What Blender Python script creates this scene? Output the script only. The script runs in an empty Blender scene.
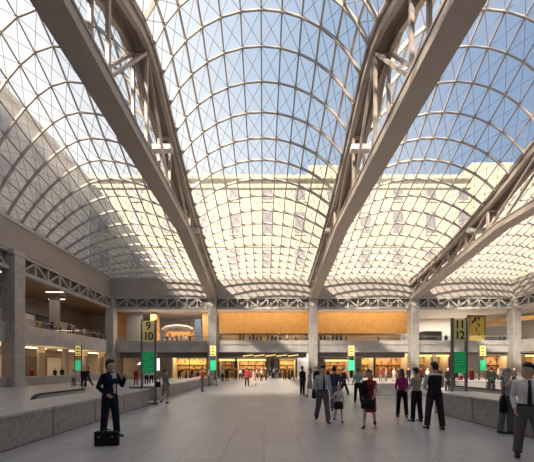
import bpy, bmesh, math, random
from mathutils import Vector, Matrix
R = math.radians
rnd = random.Random(7)
S = bpy.context.scene
COL = S.collection
F = 300.0; VX = 264.0; HY = 368.0; EYE = 1.68
# ---------------------------------------------------------------- layout (metres; the hall runs along +Y)
TX = [-7.82, 7.43, 22.68]                 # truss lines
WXL, WXR = -23.2, 38.0                    # side walls of the hall
FY = 56.4
YF, YB = 45.6, -7.8                       # end walls of the hall
YM = (YF + YB) / 2
CY = [45.6, 27.8, 10.0, -7.8]             # column lines along the side walls

# ---------------------------------------------------------------- materials
MATS = {}
def mat(name, col, rough=.5, metal=0, noise=0, nscale=8, emit=None, estr=0, bump=0, spec=.5):
    if name in MATS: return MATS[name]
    m = bpy.data.materials.new(name); m.use_nodes = True
    nt = m.node_tree; b = nt.nodes['Principled BSDF']
    b.inputs['Roughness'].default_value = rough; b.inputs['Metallic'].default_value = metal
    b.inputs['Specular IOR Level'].default_value = spec
    c = (*col, 1)
    if noise or bump:
        tc = nt.nodes.new('ShaderNodeTexCoord'); n = nt.nodes.new('ShaderNodeTexNoise')
        n.inputs['Scale'].default_value = nscale; n.inputs['Detail'].default_value = 4
        nt.links.new(tc.outputs['Object'], n.inputs['Vector'])
        r = nt.nodes.new('ShaderNodeValToRGB')
        r.color_ramp.elements[0].position = .3; r.color_ramp.elements[1].position = .7
        r.color_ramp.elements[0].color = tuple(max(0, x * (1 - noise)) for x in col) + (1,)
        r.color_ramp.elements[1].color = tuple(min(1, x * (1 + noise)) for x in col) + (1,)
        nt.links.new(n.outputs['Fac'], r.inputs['Fac']); nt.links.new(r.outputs['Color'], b.inputs['Base Color'])
        if bump:
            bp = nt.nodes.new('ShaderNodeBump'); bp.inputs['Strength'].default_value = bump
            nt.links.new(n.outputs['Fac'], bp.inputs['Height']); nt.links.new(bp.outputs['Normal'], b.inputs['Normal'])
    else:
        b.inputs['Base Color'].default_value = c
    if emit:
        b.inputs['Emission Color'].default_value = (*emit, 1); b.inputs['Emission Strength'].default_value = estr
    MATS[name] = m
    return m

def granite(name, c1, c2, tile=None, mortar=None, rough=.35, swap='xy', scale=6, offset=.5):
    m = bpy.data.materials.new(name); m.use_nodes = True; nt = m.node_tree; N = nt.nodes; L = nt.links
    b = N['Principled BSDF']; b.inputs['Roughness'].default_value = rough
    tc = N.new('ShaderNodeTexCoord')
    n1 = N.new('ShaderNodeTexNoise'); n1.inputs['Scale'].default_value = scale; n1.inputs['Detail'].default_value = 6; n1.inputs['Roughness'].default_value = .8
    L.new(tc.outputs['Object'], n1.inputs['Vector'])
    r1 = N.new('ShaderNodeValToRGB'); r1.color_ramp.elements[0].position = .35; r1.color_ramp.elements[1].position = .65
    r1.color_ramp.elements[0].color = (*c1, 1); r1.color_ramp.elements[1].color = (*c2, 1)
    L.new(n1.outputs['Fac'], r1.inputs['Fac'])
    out = r1.outputs['Color']
    if tile:
        sp = N.new('ShaderNodeSeparateXYZ'); L.new(tc.outputs['Object'], sp.inputs[0])
        cb = N.new('ShaderNodeCombineXYZ')
        if swap == 'yx': L.new(sp.outputs['Y'], cb.inputs['X']); L.new(sp.outputs['X'], cb.inputs['Y'])
        elif swap == 'yz': L.new(sp.outputs['Y'], cb.inputs['X']); L.new(sp.outputs['Z'], cb.inputs['Y'])
        elif swap == 'xz':
            ad = N.new('ShaderNodeMath'); L.new(sp.outputs['X'], ad.inputs[0]); L.new(sp.outputs['Y'], ad.inputs[1])
            L.new(ad.outputs[0], cb.inputs['X']); L.new(sp.outputs['Z'], cb.inputs['Y'])
        else: L.new(sp.outputs['X'], cb.inputs['X']); L.new(sp.outputs['Y'], cb.inputs['Y'])
        bt = N.new('ShaderNodeTexBrick'); L.new(cb.outputs[0], bt.inputs['Vector'])
        bt.inputs['Scale'].default_value = 1; bt.inputs['Brick Width'].default_value = tile[0]; bt.inputs['Row Height'].default_value = tile[1]
        bt.inputs['Mortar Size'].default_value = tile[2]; bt.inputs['Mortar Smooth'].default_value = .2; bt.offset = offset; bt.inputs['Bias'].default_value = 0
        bt.inputs['Color1'].default_value = (1, 1, 1, 1); bt.inputs['Color2'].default_value = (.86, .86, .86, 1)
        bt.inputs['Mortar'].default_value = (*(mortar or (.4, .4, .4)), 1)
        mx = N.new('ShaderNodeMix'); mx.data_type = 'RGBA'; mx.blend_type = 'MULTIPLY'; mx.inputs[0].default_value = 1
        L.new(out, mx.inputs[6]); L.new(bt.outputs['Color'], mx.inputs[7]); out = mx.outputs[2]
    L.new(out, b.inputs['Base Color'])
    return m

def slats(name, c1, c2, width, axis='X', rough=.5, emit=0):
    m = bpy.data.materials.new(name); m.use_nodes = True; nt = m.node_tree; N = nt.nodes; L = nt.links
    b = N['Principled BSDF']; b.inputs['Roughness'].default_value = rough
    tc = N.new('ShaderNodeTexCoord'); sp = N.new('ShaderNodeSeparateXYZ'); L.new(tc.outputs['Object'], sp.inputs[0])
    mu = N.new('ShaderNodeMath'); mu.operation = 'MULTIPLY'; mu.inputs[1].default_value = 1 / width; L.new(sp.outputs[axis], mu.inputs[0])
    fr = N.new('ShaderNodeMath'); fr.operation = 'FRACT'; L.new(mu.outputs[0], fr.inputs[0])
    r = N.new('ShaderNodeValToRGB'); r.color_ramp.interpolation = 'LINEAR'
    e = r.color_ramp.elements; e[0].position = 0; e[0].color = (*c2, 1); e[1].position = .12; e[1].color = (*c1, 1)
    e2 = r.color_ramp.elements.new(.85); e2.color = (*c1, 1); e3 = r.color_ramp.elements.new(1.0); e3.color = (*c2, 1)
    L.new(fr.outputs[0], r.inputs['Fac'])
    n = N.new('ShaderNodeTexNoise'); n.inputs['Scale'].default_value = 1.3; n.inputs['Detail'].default_value = 3
    L.new(tc.outputs['Object'], n.inputs['Vector'])
    mr = N.new('ShaderNodeMapRange'); mr.inputs['To Min'].default_value = .75; mr.inputs['To Max'].default_value = 1.2; L.new(n.outputs['Fac'], mr.inputs['Value'])
    mx = N.new('ShaderNodeMix'); mx.data_type = 'RGBA'; mx.blend_type = 'MULTIPLY'; mx.inputs[0].default_value = 1
    L.new(r.outputs['Color'], mx.inputs[6]); L.new(mr.outputs[0], mx.inputs[7]); L.new(mx.outputs[2], b.inputs['Base Color'])
    return m

def glass_mat(name, tint=(.95, .97, 1), frit=.05, gloss=.06, rough=.02):
    m = bpy.data.materials.new(name); m.use_nodes = True; nt = m.node_tree; N = nt.nodes; L = nt.links
    N.remove(N['Principled BSDF']); o = N['Material Output']
    t = N.new('ShaderNodeBsdfTransparent'); t.inputs['Color'].default_value = (*tint, 1)
    g = N.new('ShaderNodeBsdfGlossy'); g.inputs['Roughness'].default_value = rough
    tr = N.new('ShaderNodeBsdfTranslucent'); tr.inputs['Color'].default_value = (1, 1, 1, 1)
    m1 = N.new('ShaderNodeMixShader'); m1.inputs[0].default_value = gloss; L.new(t.outputs[0], m1.inputs[1]); L.new(g.outputs[0], m1.inputs[2])
    m2 = N.new('ShaderNodeMixShader'); m2.inputs[0].default_value = frit; L.new(m1.outputs[0], m2.inputs[1]); L.new(tr.outputs[0], m2.inputs[2])
    L.new(m2.outputs[0], o.inputs['Surface'])
    return m

def goods(name, cols, scale=3.0, estr=0, rough=.5):
    """a wall of packaged goods: many small coloured patches"""
    m = bpy.data.materials.new(name); m.use_nodes = True; nt = m.node_tree; N = nt.nodes; L = nt.links
    b = N['Principled BSDF']; b.inputs['Roughness'].default_value = rough
    tc = N.new('ShaderNodeTexCoord'); v = N.new('ShaderNodeTexVoronoi'); v.inputs['Scale'].default_value = scale
    mp = N.new('ShaderNodeMapping'); mp.inputs['Scale'].default_value = (1.6, 1, .8)
    L.new(tc.outputs['Object'], mp.inputs[0]); L.new(mp.outputs[0], v.inputs['Vector'])
    sp = N.new('ShaderNodeSeparateColor'); L.new(v.outputs['Color'], sp.inputs[0])
    r = N.new('ShaderNodeValToRGB'); r.color_ramp.interpolation = 'CONSTANT'
    for i, c in enumerate(cols):
        e = r.color_ramp.elements[0] if i == 0 else (r.color_ramp.elements[1] if i == 1 else r.color_ramp.elements.new(0))
        e.position = i / len(cols); e.color = (*c, 1)
    L.new(sp.outputs[0], r.inputs['Fac']); L.new(r.outputs['Color'], b.inputs['Base Color'])
    if estr:
        L.new(r.outputs['Color'], b.inputs['Emission Color']); b.inputs['Emission Strength'].default_value = estr
    return m

M_steel = mat('painted_steel', (.44, .385, .345), .42, 0, .06, 2)
M_truss = mat('truss_paint', (.42, .355, .31), .38, 0, .05, 1.5)
M_trussdk = mat('truss_recess_shade', (.30, .26, .23), .5)  # truss paint darkened: shade between the top chords put into the colour
M_girder = mat('girder_paint', (.46, .44, .42), .45, 0, .08, 1)
M_fascia = mat('fascia_plaster', (.40, .355, .325), .5, 0, .04, .6)
M_stone = granite('column_stone', (.38, .355, .33), (.56, .52, .49), (.9, .75, .012), (.82, .82, .82), .4, 'xz', 3)
M_floor = granite('floor_granite', (.42, .395, .39), (.55, .52, .515), (1.22, .79, .010), (.55, .54, .53), .36, 'yx', 9)
M_par = granite('parapet_granite', (.25, .23, .22), (.52, .485, .465), (1.85, 2.0, .03), (.40, .40, .40), .4, 'yz', 13, 0)
M_cop = granite('coping_granite_skylit', (.44, .42, .415), (.62, .59, .58), (1.85, 9, .03), (.42, .42, .42), .3, 'yx', 13, 0)  # paler than the walls: sky light on the tops put into the colour
M_slab = mat('balcony_stone', (.50, .475, .45), .22, 0, .15, .7)
M_dark = mat('dark_metal', (.035, .033, .032), .4)
M_soffit = mat('dark_soffit', (.15, .14, .13), .5)
M_wall = mat('aisle_wall', (.42, .37, .33), .6, 0, .08, .5)
M_cream = mat('cream_wall', (.62, .56, .50), .6, 0, .05, .5)
M_white = mat('white_ceiling', (.72, .69, .66), .6)
M_wood = slats('wood_slats', (.80, .44, .15), (.50, .24, .07), .34, 'X')
M_woodl = slats('wood_ceiling_slats', (.42, .27, .16), (.08, .05, .03), 1.1, 'Y')
M_roofg = glass_mat('skylight_glass', (.93, .94, .96), .11, .03, .05)
M_balg = glass_mat('balustrade_glass', (.90, .93, .94), .02, .05)
M_facade = granite('facade_limestone', (.50, .44, .30), (.60, .53, .385), (1.6, .8, .03), (.8, .8, .8), .8, 'xz', 2)
M_facades = granite('facade_limestone_bounce_lit', (.78, .66, .56), (.88, .77, .66), (1.6, .8, .03), (.8, .8, .8), .8, 'yz', 2)  # limestone made paler to stand in for sun reflected onto the shaded wing
M_fwin = mat('facade_window_glass', (.20, .18, .19), .5)
M_roof = mat('roof_membrane', (.45, .43, .40), .8)
M_lampw = mat('lamp_warm', (1, .85, .6), .5, emit=(1, .72, .38), estr=5)
M_lampy = mat('lamp_yellow', (1, .8, .3), .5, emit=(1, .70, .22), estr=1.3)
M_lampn = mat('lamp_neutral', (1, .95, .9), .5, emit=(1, .93, .84), estr=1.4)
M_screen = mat('screen_white', (1, 1, 1), .4, emit=(1, .98, .96), estr=1.4)
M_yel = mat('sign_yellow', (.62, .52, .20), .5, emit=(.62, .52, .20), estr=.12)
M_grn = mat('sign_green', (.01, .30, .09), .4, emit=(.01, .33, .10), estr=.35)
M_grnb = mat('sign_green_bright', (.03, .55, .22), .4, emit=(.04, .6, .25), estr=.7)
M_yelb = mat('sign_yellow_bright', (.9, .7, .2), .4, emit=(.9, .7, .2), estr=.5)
M_txt = mat('sign_letter_black', (.02, .02, .02), .5)
M_txtg = mat('sign_letter_pale', (.25, .6, .35), .5)

# ---------------------------------------------------------------- mesh helpers
class MB:
    def __init__(s): s.v = []; s.f = []
    def raw(s, v, f):
        b = len(s.v); s.v += [tuple(p) for p in v]; s.f += [tuple(i + b for i in q) for q in f]; return s
    def box(s, x0, x1, y0, y1, z0, z1):
        v = [(x0,y0,z0),(x1,y0,z0),(x1,y1,z0),(x0,y1,z0),(x0,y0,z1),(x1,y0,z1),(x1,y1,z1),(x0,y1,z1)]
        return s.raw(v, [(0,3,2,1),(4,5,6,7),(0,1,5,4),(1,2,6,5),(2,3,7,6),(3,0,4,7)])
    def beam(s, p, q, w, h, up=(0,0,1)):
        return s.path([p, q], w, h, up)
    def path(s, pts, w, h, up=(0,0,1), upf=None):
        """rectangular section swept along pts; w across, h along 'up'"""
        P = [Vector(p) for p in pts]; n = len(P); b = []
        for i, p in enumerate(P):
            t = (P[min(i+1, n-1)] - P[max(i-1, 0)]).normalized()
            u = Vector(upf[i] if upf else up); u = u - t * t.dot(u)
            if u.length < 1e-4: u = Vector((0,1,0)) - t * t.y
            u.normalize(); r = t.cross(u)
            for a, c in ((-1,-1),(1,-1),(1,1),(-1,1)): b.append(p + r*(a*w/2) + u*(c*h/2))
        f = [(3,2,1,0), tuple(4*(n-1)+k for k in range(4))]
        for i in range(n-1):
            for k in range(4): f.append((4*i+k, 4*i+(k+1)%4, 4*i+4+(k+1)%4, 4*i+4+k))
        return s.raw(b, f)
    def loft(s, rings):
        """rings: lists of equal length, closed with end caps"""
        m = len(rings[0]); v = [p for r in rings for p in r]
        f = [tuple(range(m-1, -1, -1)), tuple((len(rings)-1)*m + k for k in range(m))]
        for i in range(len(rings)-1):
            for k in range(m): f.append((i*m+k, i*m+(k+1)%m, (i+1)*m+(k+1)%m, (i+1)*m+k))
        return s.raw(v, f)
    def tube(s, pts, rads, n=10, ref=(1,0,0)):
        P = [Vector(p) for p in pts]; k = len(P); rings = []
        for i, p in enumerate(P):
            t = (P[min(i+1,k-1)] - P[max(i-1,0)]).normalized(); u = Vector(ref); u = u - t*t.dot(u)
            if u.length < .2: u = Vector((0,1,0)) - t*t.y
            u.normalize(); w = t.cross(u); r = rads[i] if isinstance(rads[i], (tuple, list)) else (rads[i], rads[i])
            rings.append([p + u*(r[0]*math.cos(2*math.pi*a/n)) + w*(r[1]*math.sin(2*math.pi*a/n)) for a in range(n)])
        return s.loft(rings)
    def stack(s, st, n=16, tf=None):
        """horizontal elliptical rings: (z, rx, ry, y[, x])"""
        rings = []
        for q in st:
            z, rx, ry, y = q[:4]; x = q[4] if len(q) > 4 else 0
            r = [Vector((x + rx*math.cos(2*math.pi*a/n), y + ry*math.sin(2*math.pi*a/n), z)) for a in range(n)]
            rings.append([tf @ p for p in r] if tf else r)
        return s.loft(rings)
    def mesh(s, name, material):
        me = bpy.data.meshes.new(name); me.from_pydata([tuple(p) for p in s.v], [], s.f); me.update()
        bm = bmesh.new(); bm.from_mesh(me); bmesh.ops.recalc_face_normals(bm, faces=bm.faces); bm.to_mesh(me); bm.free()
        me.materials.append(material); return me
    def obj(s, name, material, parent=None, bevel=0, smooth=False):
        me = s.mesh(name, material); o = bpy.data.objects.new(name, me); COL.objects.link(o)
        if parent: o.parent = parent
        if bevel:
            b = o.modifiers.new('bevel', 'BEVEL'); b.width = bevel; b.segments = 2; b.limit_method = 'ANGLE'
        if smooth:
            for p in me.polygons: p.use_smooth = True
        return o
def link(name, me, parent=None):
    o = bpy.data.objects.new(name, me); COL.objects.link(o)
    if parent: o.parent = parent
    return o
def thing(name, label, cat, loc=(0,0,0), rz=0, group=None):
    o = bpy.data.objects.new(name, None); COL.objects.link(o); o.location = loc; o.rotation_euler = (0,0,rz); o.empty_display_size = .2
    return tag(o, label, cat, group)
def tag(o, label, cat, group=None):
    o['label'] = label; o['category'] = cat
    if group: o['group'] = group
    return o
def struct(o): o['kind'] = 'structure'; return o
def copy_tree(o, parent=None):
    c = o.copy(); COL.objects.link(c)
    if parent: c.parent = parent
    for ch in o.children: copy_tree(ch, c)
    return c
def text(body, name, size, material, parent, loc, rot=(math.pi/2, 0, 0), ext=.004):
    cu = bpy.data.curves.new(name, 'FONT'); cu.body = body; cu.size = size; cu.extrude = ext; cu.offset = size*.018
    cu.align_x = 'CENTER'; cu.align_y = 'CENTER'; cu.materials.append(material)
    o = bpy.data.objects.new(name, cu); dg = bpy.context.evaluated_depsgraph_get()
    COL.objects.link(o); dg.update(); me = bpy.data.meshes.new_from_object(o.evaluated_get(dg)); bpy.data.objects.remove(o)
    m = link(name, me, parent); m.location = loc; m.rotation_euler = rot
    return m

# ---------------------------------------------------------------- the setting
struct(MB().box(-34, 50, -19, 62, -.3, 0).obj('floor', M_floor))
def wallbox(name, m, *b):
    return struct(MB().box(*b).obj(name, m))
ROOFZ = 15.1
for i, b in enumerate([(WXL-.6, WXL+.2, YB-.6, YF+.6, 12.55, ROOFZ), (WXR-.2, WXR+.6, YB-.6, YF+.6, 12.55, ROOFZ),
                       (WXL+.2, WXR-.2, YF-.2, YF+.6, 12.55, ROOFZ), (WXL+.2, WXR-.2, YB-.6, YB+.2, 12.55, ROOFZ)]):
    o = struct(MB().box(*b).obj('trim_%d' % (i+1), M_fascia, bevel=.03))
# thin flanges along the fascia beams (bottom and top edges)
mb = MB()
for z0, z1, e in ((12.45, 12.6, .06), (15.0, 15.2, .05)):
    mb.box(WXL+.2, WXL+.2+e, YB+.2, YF-.2, z0, z1); mb.box(WXR-.2-e, WXR-.2, YB+.2, YF-.2, z0, z1)
    mb.box(WXL+.2+e, WXR-.2-e, YF-.2-e, YF-.2, z0, z1); mb.box(WXL+.2+e, WXR-.2-e, YB+.2, YB+.2+e, z0, z1)
struct(mb.obj('trim_5', M_fascia))
# flat roofs over the aisles, around the hall
mb = MB()
mb.box(-34, WXL-.6, -19, FY, 14.6, 15.0); mb.box(WXR+.6, 50, -19, 57, 14.6, 15.0)
mb.box(WXL-.6, WXR+.6, YF+.6, 57, 14.6, 15.0); mb.box(WXL-.6, WXR+.6, -19, YB-.6, 14.6, 15.0)
struct(mb.obj('trim_6', M_roof))
# upper ceilings of the aisles
mb = MB(); mb.box(-33, WXL-.6, YB, 56, 11.6, 11.8)
struct(mb.obj('ceiling_left', M_woodl))
mb = MB(); mb.box(WXL-.6, WXR+.6, YF+.6, 56, 10.9, 11.1); struct(mb.obj('ceiling_far', M_white))
mb = MB(); mb.box(WXR+.6, 48, YB, 56, 11.6, 11.8); struct(mb.obj('ceiling_right', M_white))
# outer walls
wallbox('wall_left', M_wall, -33.4, -33, -19, 57, 0, 14.6)
wallbox('wall_right', M_wall, 48, 48.4, -19, 57, 0, 14.6)
wallbox('wall_far', M_cream, -33, 48, 56, 56.4, 0, 14.6)
wallbox('wall_near', M_wall, -33, 48, -19, -18.6, 0, 14.6)
# upper floor slabs with their stone fronts (parapet bands)
mb = MB(); mb.box(-33, WXL-.7, YB, 56, 4.3, 5.5); mb.box(WXL-.7, WXR+.7, YF+.7, 56, 4.3, 5.5); mb.box(WXR+.7, 48, YB, 56, 4.3, 5.5)
mb.box(-33, 48, -18.6, YB-.7, 4.3, 5.5)
struct(mb.obj('ceiling_lower', M_cream))
for nm, b in (('trim_7', (WXL-.7, WXL-.25, YB, YF-.3, 4.1, 5.9)), ('trim_8', (WXL-.7, WXR+.7, YF+.25, YF+.7, 4.1, 5.9)),
              ('trim_9', (WXR+.25, WXR+.7, YB, YF-.3, 4.1, 5.9)), ('trim_10', (WXL-.7, WXR+.7, YB-.7, YB-.25, 4.1, 5.9))):
    struct(MB().box(*b).obj(nm, M_slab, bevel=.05))
struct(MB().box(WXL-.25, WXR+.25, YF+.12, YF+.25, 5.25, 5.45).box(WXL-.25, WXR+.25, YF+.12, YF+.25, 4.12, 4.3).obj('trim_11', M_slab))

# ---- columns
def column(x, y, label):
    t = thing('stone_column', label, 'column', (x, y, 0), 0, 'square columns carrying the roof')
    MB().box(-.62, .62, -.62, .62, 0, 12.0).obj('shaft', M_stone, t, bevel=.06)
    MB().box(-.72, .72, -.72, .72, 0, .35).obj('base', M_stone, t, bevel=.03)
    MB().box(-.63, .63, -.75, .75, 12.0, 12.45).obj('capital', M_girder, t, bevel=.03)
    return t
CX = [WXL, TX[0], TX[1], TX[2], WXR]
names = ['where the left wall meets the far wall', 'on the far wall under the left roof truss', 'on the far wall under the middle roof truss',
         'on the far wall under the right roof truss', 'where the right wall meets the far wall']
for x, n in zip(CX, names): column(x, YF, 'pale stone clad square column ' + n)
column(WXL, CY[1], 'shaded stone column halfway along the left wall, nearest the frame edge')
column(WXL, CY[2], 'stone column of the left wall beside the camera, outside the frame')
column(WXR, CY[1], 'stone column of the right wall nearer the camera, outside the frame')
column(WXR, CY[2], 'stone column of the right wall beside the camera, outside the frame')

# ---- lattice girders between the columns
def girder(p, q, label, n=9):
    p, q = Vector(p), Vector(q); d = q - p; Ln = d.length
    t = thing('lattice_girder', label, 'girder', p, math.atan2(d.y, d.x), 'lattice girders under the fascia beams')
    a, b = .76, Ln - .76; z0, z1 = 10.75, 12.3
    MB().box(a, b, -.2, .2, z1-.12, z1+.14).obj('top_chord', M_girder, t)
    MB().box(a, b, -.25, .25, z0-.18, z0+.18).obj('bottom_chord', M_girder, t)
    st = (b - a) / n
    for i in range(n + 1):
        x = a + i*st
        if 0 < i < n: MB().box(x-.09, x+.09, -.1, .1, z0+.18, z1-.12).obj('vertical_post', M_girder, t)
        if i < n:
            up = (i % 2 == 0) if i < n/2 else (i % 2 == 1)
            x0, x1 = (x+.1, x+st-.1)
            MB().beam((x0, 0, z0+.2 if up else z1-.15), (x1, 0, z1-.15 if up else z0+.2), .2, .2, (0,1,0)).obj('diagonal_brace', M_steel, t)
    MB().box(a, b, .3, .34, z0, z1).obj('backing_panel', mat('girder_backing', (.24, .225, .21), .6), t)
    return t
for i in range(4):
    girder((CX[i], YF, 0), (CX[i+1], YF, 0), 'grey steel lattice girder on the far wall, ' + ['first bay from the left', 'bay left of the middle truss', 'bay right of the middle truss', 'last bay on the right'][i])
girder((WXL, CY[1], 0), (WXL, CY[0], 0), 'long lattice girder on the left wall running to the far corner')
girder((WXL, CY[2], 0), (WXL, CY[1], 0), 'lattice girder on the left wall cut by the left frame edge')
girder((WXR, CY[0], 0), (WXR, CY[1], 0), 'lattice girder on the right wall beside the far right corner')

# ---------------------------------------------------------------- roof trusses
KB, KT = 28.6, 18.9                        # knees of the bottom chord / the apex
def bot_z(y):
    a = abs(y - YM); k = KB - YM
    return 15.15 if a <= k else 15.15 - (a - k) / (YF - YM - k) * 2.95
def top_z(y):                              # top face of the top chord
    u = (YM + abs(y - YM)) / F
    P = ((.063, 22.3), (.0683, 21.95), (.0811, 20.15), (.0975, 18.25), (.12, 16.45), (.1525, 14.75))
    for (a, b), (c, d) in zip(P[:-1], P[1:]):
        if u <= c: return b + (d-b)*max(0, u-a)/(c-a)
    return P[-1][1]
def truss(x, label):
    t = thing('roof_truss', label, 'roof truss', (x, 0, 0), 0, 'trusses spanning the hall')
    ys = [YB+.1, 2*YM-KB, KB, YF-.1]
    MB().path([(0, y, bot_z(y)) for y in ys], 1.22, .55).obj('bottom_chord', M_truss, t, bevel=.03)
    for sx in (-.61, .61):
        MB().path([(sx, y, bot_z(y)+.33) for y in ys], .12, .12).obj('flange', M_truss, t)
    ty = [YM+.4] + [F*u for u in (.0683, .0811, .0975, .12)] + [YF-.1]; ty = [2*YM-y for y in reversed(ty)] + ty
    for sx in (-.56, .56):
        MB().path([(sx, y, top_z(y)-.35) for y in ty], .34, .8).obj('top_chord', M_truss, t, bevel=.03)
        MB().path([(sx*1.42, y, top_z(y)+.02) for y in ty], .16, .22).obj('gutter_lip', M_steel, t)
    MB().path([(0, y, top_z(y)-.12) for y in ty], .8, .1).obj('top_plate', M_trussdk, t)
    pan = 3.15; ys = [YF - pan*k for k in (1, 2, 3, 4, 5, 7)]; ys = sorted(ys + [2*YM-y for y in ys] + [YM])
    full = [YB+.2] + ys + [YF-.2]
    for sx in (-.42, .42):
        for y in ys:
            MB().box(sx-.09, sx+.09, y-.11, y+.11, bot_z(y)+.25, top_z(y)-.7).obj('vertical_post', M_truss, t)
        for a, b in zip(full[:-1], full[1:]):
            if (a + b)/2 > YM: lo, hi = b, a
            else: lo, hi = a, b
            za, zb = bot_z(lo)+.3, top_z(hi)-.75
            MB().beam((sx, lo, za), (sx, hi, zb), .14, .18, (1,0,0)).obj('diagonal_brace', M_truss, t)
    for y in ys:                            # ties between the two faces of the truss
        z0, z1 = bot_z(y)+.3, top_z(y)-.8
        m = (z0+z1)/2
        for z in (z1,):
            MB().box(-.42, .42, y-.09, y+.09, z-.09, z+.09).obj('cross_tie', M_truss, t)
    for y, z in ((22.6, 18.2), (32.1, 16.4)):
        for yy in (y,):
            MB().box(-.9, .9, yy-.26, yy+.26, z-.2, z+.2).obj('service_arm', M_white, t, bevel=.03)
    return t
truss(TX[0], 'heavy brown grey steel roof truss left of the central skylight')
truss(TX[1], 'heavy steel roof truss right of the central skylight, with dappled sun')
truss(TX[2], 'heavy steel roof truss at far right with bent lower chord')

# ---------------------------------------------------------------- vaulted skylights
RH = [24.5,23.66,22.56,21.5,20.55,19.7,18.9,18.15,17.45,16.75,16.15,15.6,15.15,14.8,14.45,14.1,13.75]
RH = [h + EYE for h in RH]
NR = 34; DY = (YF - YB) / NR
def ridge_z(j):                             # j = 0..34 from YB to YF
    k = abs(j - 17) - 1                     # 17 is the middle
    return 26.75 if k < 0 else RH[min(k, 16)]
def edge_z(y):
    return max(top_z(y) - .15, 15.15)
def side_z(y): return 15.38
def half_pts(n, W, drop, circ):
    """n+1 points (dx, dz) from the crown to the edge, equal arc length"""
    N = 160; P = []
    for i in range(N+1):
        t = i/N
        if circ:
            Rr = (W*W + drop*drop)/(2*drop); th = math.asin(min(1, W/Rr)) * t
            P.append((Rr*math.sin(th), -Rr*(1-math.cos(th))))
        else:
            P.append((W*t, -drop*t**1.8))
    L = [0]
    for a, b in zip(P[:-1], P[1:]): L.append(L[-1] + math.hypot(b[0]-a[0], b[1]-a[1]))
    out = []; j = 0
    for i in range(n+1):
        T = L[-1]*i/n
        while j < N-1 and L[j+1] < T: j += 1
        f = (T-L[j])/max(1e-9, L[j+1]-L[j]); f = min(1, max(0, f))
        out.append((P[j][0]+(P[j+1][0]-P[j][0])*f, P[j][1]+(P[j+1][1]-P[j][1])*f))
    return out
def skylight(x0, x1, left_wall, right_wall, label):
    t = thing('vaulted_skylight', label, 'skylight', (0,0,0), 0, 'vaulted skylights between the trusses')
    xl = x0 + (.25 if left_wall else .8); xr = x1 - (.25 if right_wall else .8)
    xc = (x0+x1)/2
    nl, nr = (9 if left_wall else 6), (9 if right_wall else 6)
    G = []
    for j in range(NR+1):
        y = YB + DY*j; cz = ridge_z(j)
        if j in (0, NR): y += .12 if j == 0 else -.12
        row = []
        for side, n, W, wall in ((-1, nl, xc-xl, left_wall), (1, nr, xr-xc, right_wall)):
            ez = (side_z(y) if wall else edge_z(y)); drop = max(.06, cz-ez)
            hp = half_pts(n, W, drop, not wall)
            pts = [Vector((xc + side*dx, y, cz + dz)) for dx, dz in hp]
            row.append(pts)
        G.append(list(reversed(row[0]))[:-1] + row[1])
    nc = len(G[0])
    def nrm(j, i):
        a = G[j][min(i+1, nc-1)] - G[j][max(i-1, 0)]; b = G[min(j+1, NR)][i] - G[max(j-1, 0)][i]
        n = a.cross(b); n.normalize(); return n if n.z > 0 else -n
    Nn = [[nrm(j, i) for i in range(nc)] for j in range(NR+1)]
    v = [G[j][i] + Nn[j][i]*.16 for j in range(NR+1) for i in range(nc)]
    f = [(j*nc+i, j*nc+i+1, (j+1)*nc+i+1, (j+1)*nc+i) for j in range(NR) for i in range(nc-1)]
    MB().raw(v, f).obj('glass', M_roofg, t)
    for j in range(NR+1):
        MB().path([G[j][i] - Nn[j][i]*.06 for i in range(nc)], .09, .28, upf=Nn[j]).obj('arched_rib', M_steel, t)
    for i in range(nc):
        MB().path([G[j][i] for j in range(NR+1)], .095, .15, upf=[Nn[j][i] for j in range(NR+1)]).obj('purlin', M_steel, t)
    for s in (1, -1):
        for k in range(-NR, nc):
            pts = []
            for j in range(NR+1):
                i = k + j if s == 1 else (nc-1) - (k + j)
                if 0 <= i < nc: pts.append((G[j][i], Nn[j][i]))
            if len(pts) >= 2:
                MB().path([p for p, n in pts], .03, .03, upf=[n for p, n in pts]).obj('diagonal_cable', M_steel, t)
    return t
skylight(WXL, TX[0], True, False, 'leftmost glazed vault curving down to the left wall')
skylight(TX[0], TX[1], False, False, 'central glazed vault directly ahead between two trusses')
skylight(TX[1], TX[2], False, False, 'glazed vault right of the middle truss with blue sky behind')
skylight(TX[2], WXR, False, True, 'glazed vault at the far right under the last truss')

# ---------------------------------------------------------------- the building round the courtyard
def block(name, label, cat, boxes, m, cz=None):
    t = thing(name, label, cat)
    mb = MB()
    for b in boxes: mb.box(*b)
    mb.obj('wall', m, t)
    return t
FY = 56.4
t = block('office_building', 'sunlit cream limestone office block seen through the far skylight', 'building', [(-33.0, 38.7, FY, FY+8, 15, 37.6), (38.7, 75, FY-.6, FY+8, 15, 39.9), (8.6, 15.5, FY+1.2, FY+7.5, 37.6, 40.6)], M_facade)
for z0, z1, e in ((36.9, 37.6, .7), (35.4, 35.7, .35), (24.4, 24.7, .2)):
    MB().box(-33, 38.7, FY-e, FY, z0, z1).obj('cornice', M_facade, t)
mf = bpy.data.materials.get('facade_window_glass')
for i in range(-5, 12):
    x = .6 + 6.15*i
    for z0, z1, w in ((33.1, 35.1, 1.9), (26.9, 31.0, 1.9), (20.8, 24.0, 1.9), (16.2, 19.2, 1.9)):
        if x > 38: continue
        w_ = MB().box(x-w/2, x+w/2, FY-.06, FY+.05, z0, z1).obj('window', M_fwin, t)
        MB().box(x-w/2-.15, x+w/2+.15, FY-.2, FY-.02, z0-.25, z0).obj('window_sill', M_facade, w_)
t = block('office_building', 'shaded brownish side wing of the office block above the left skylight', 'building', [(-41, -33, -23.9, FY-.05, 15, 37.0)], M_facades)
MB().box(-33, -32.4, -23.9, FY-1, 36.3, 37.0).obj('cornice', M_facades, t)
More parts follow.
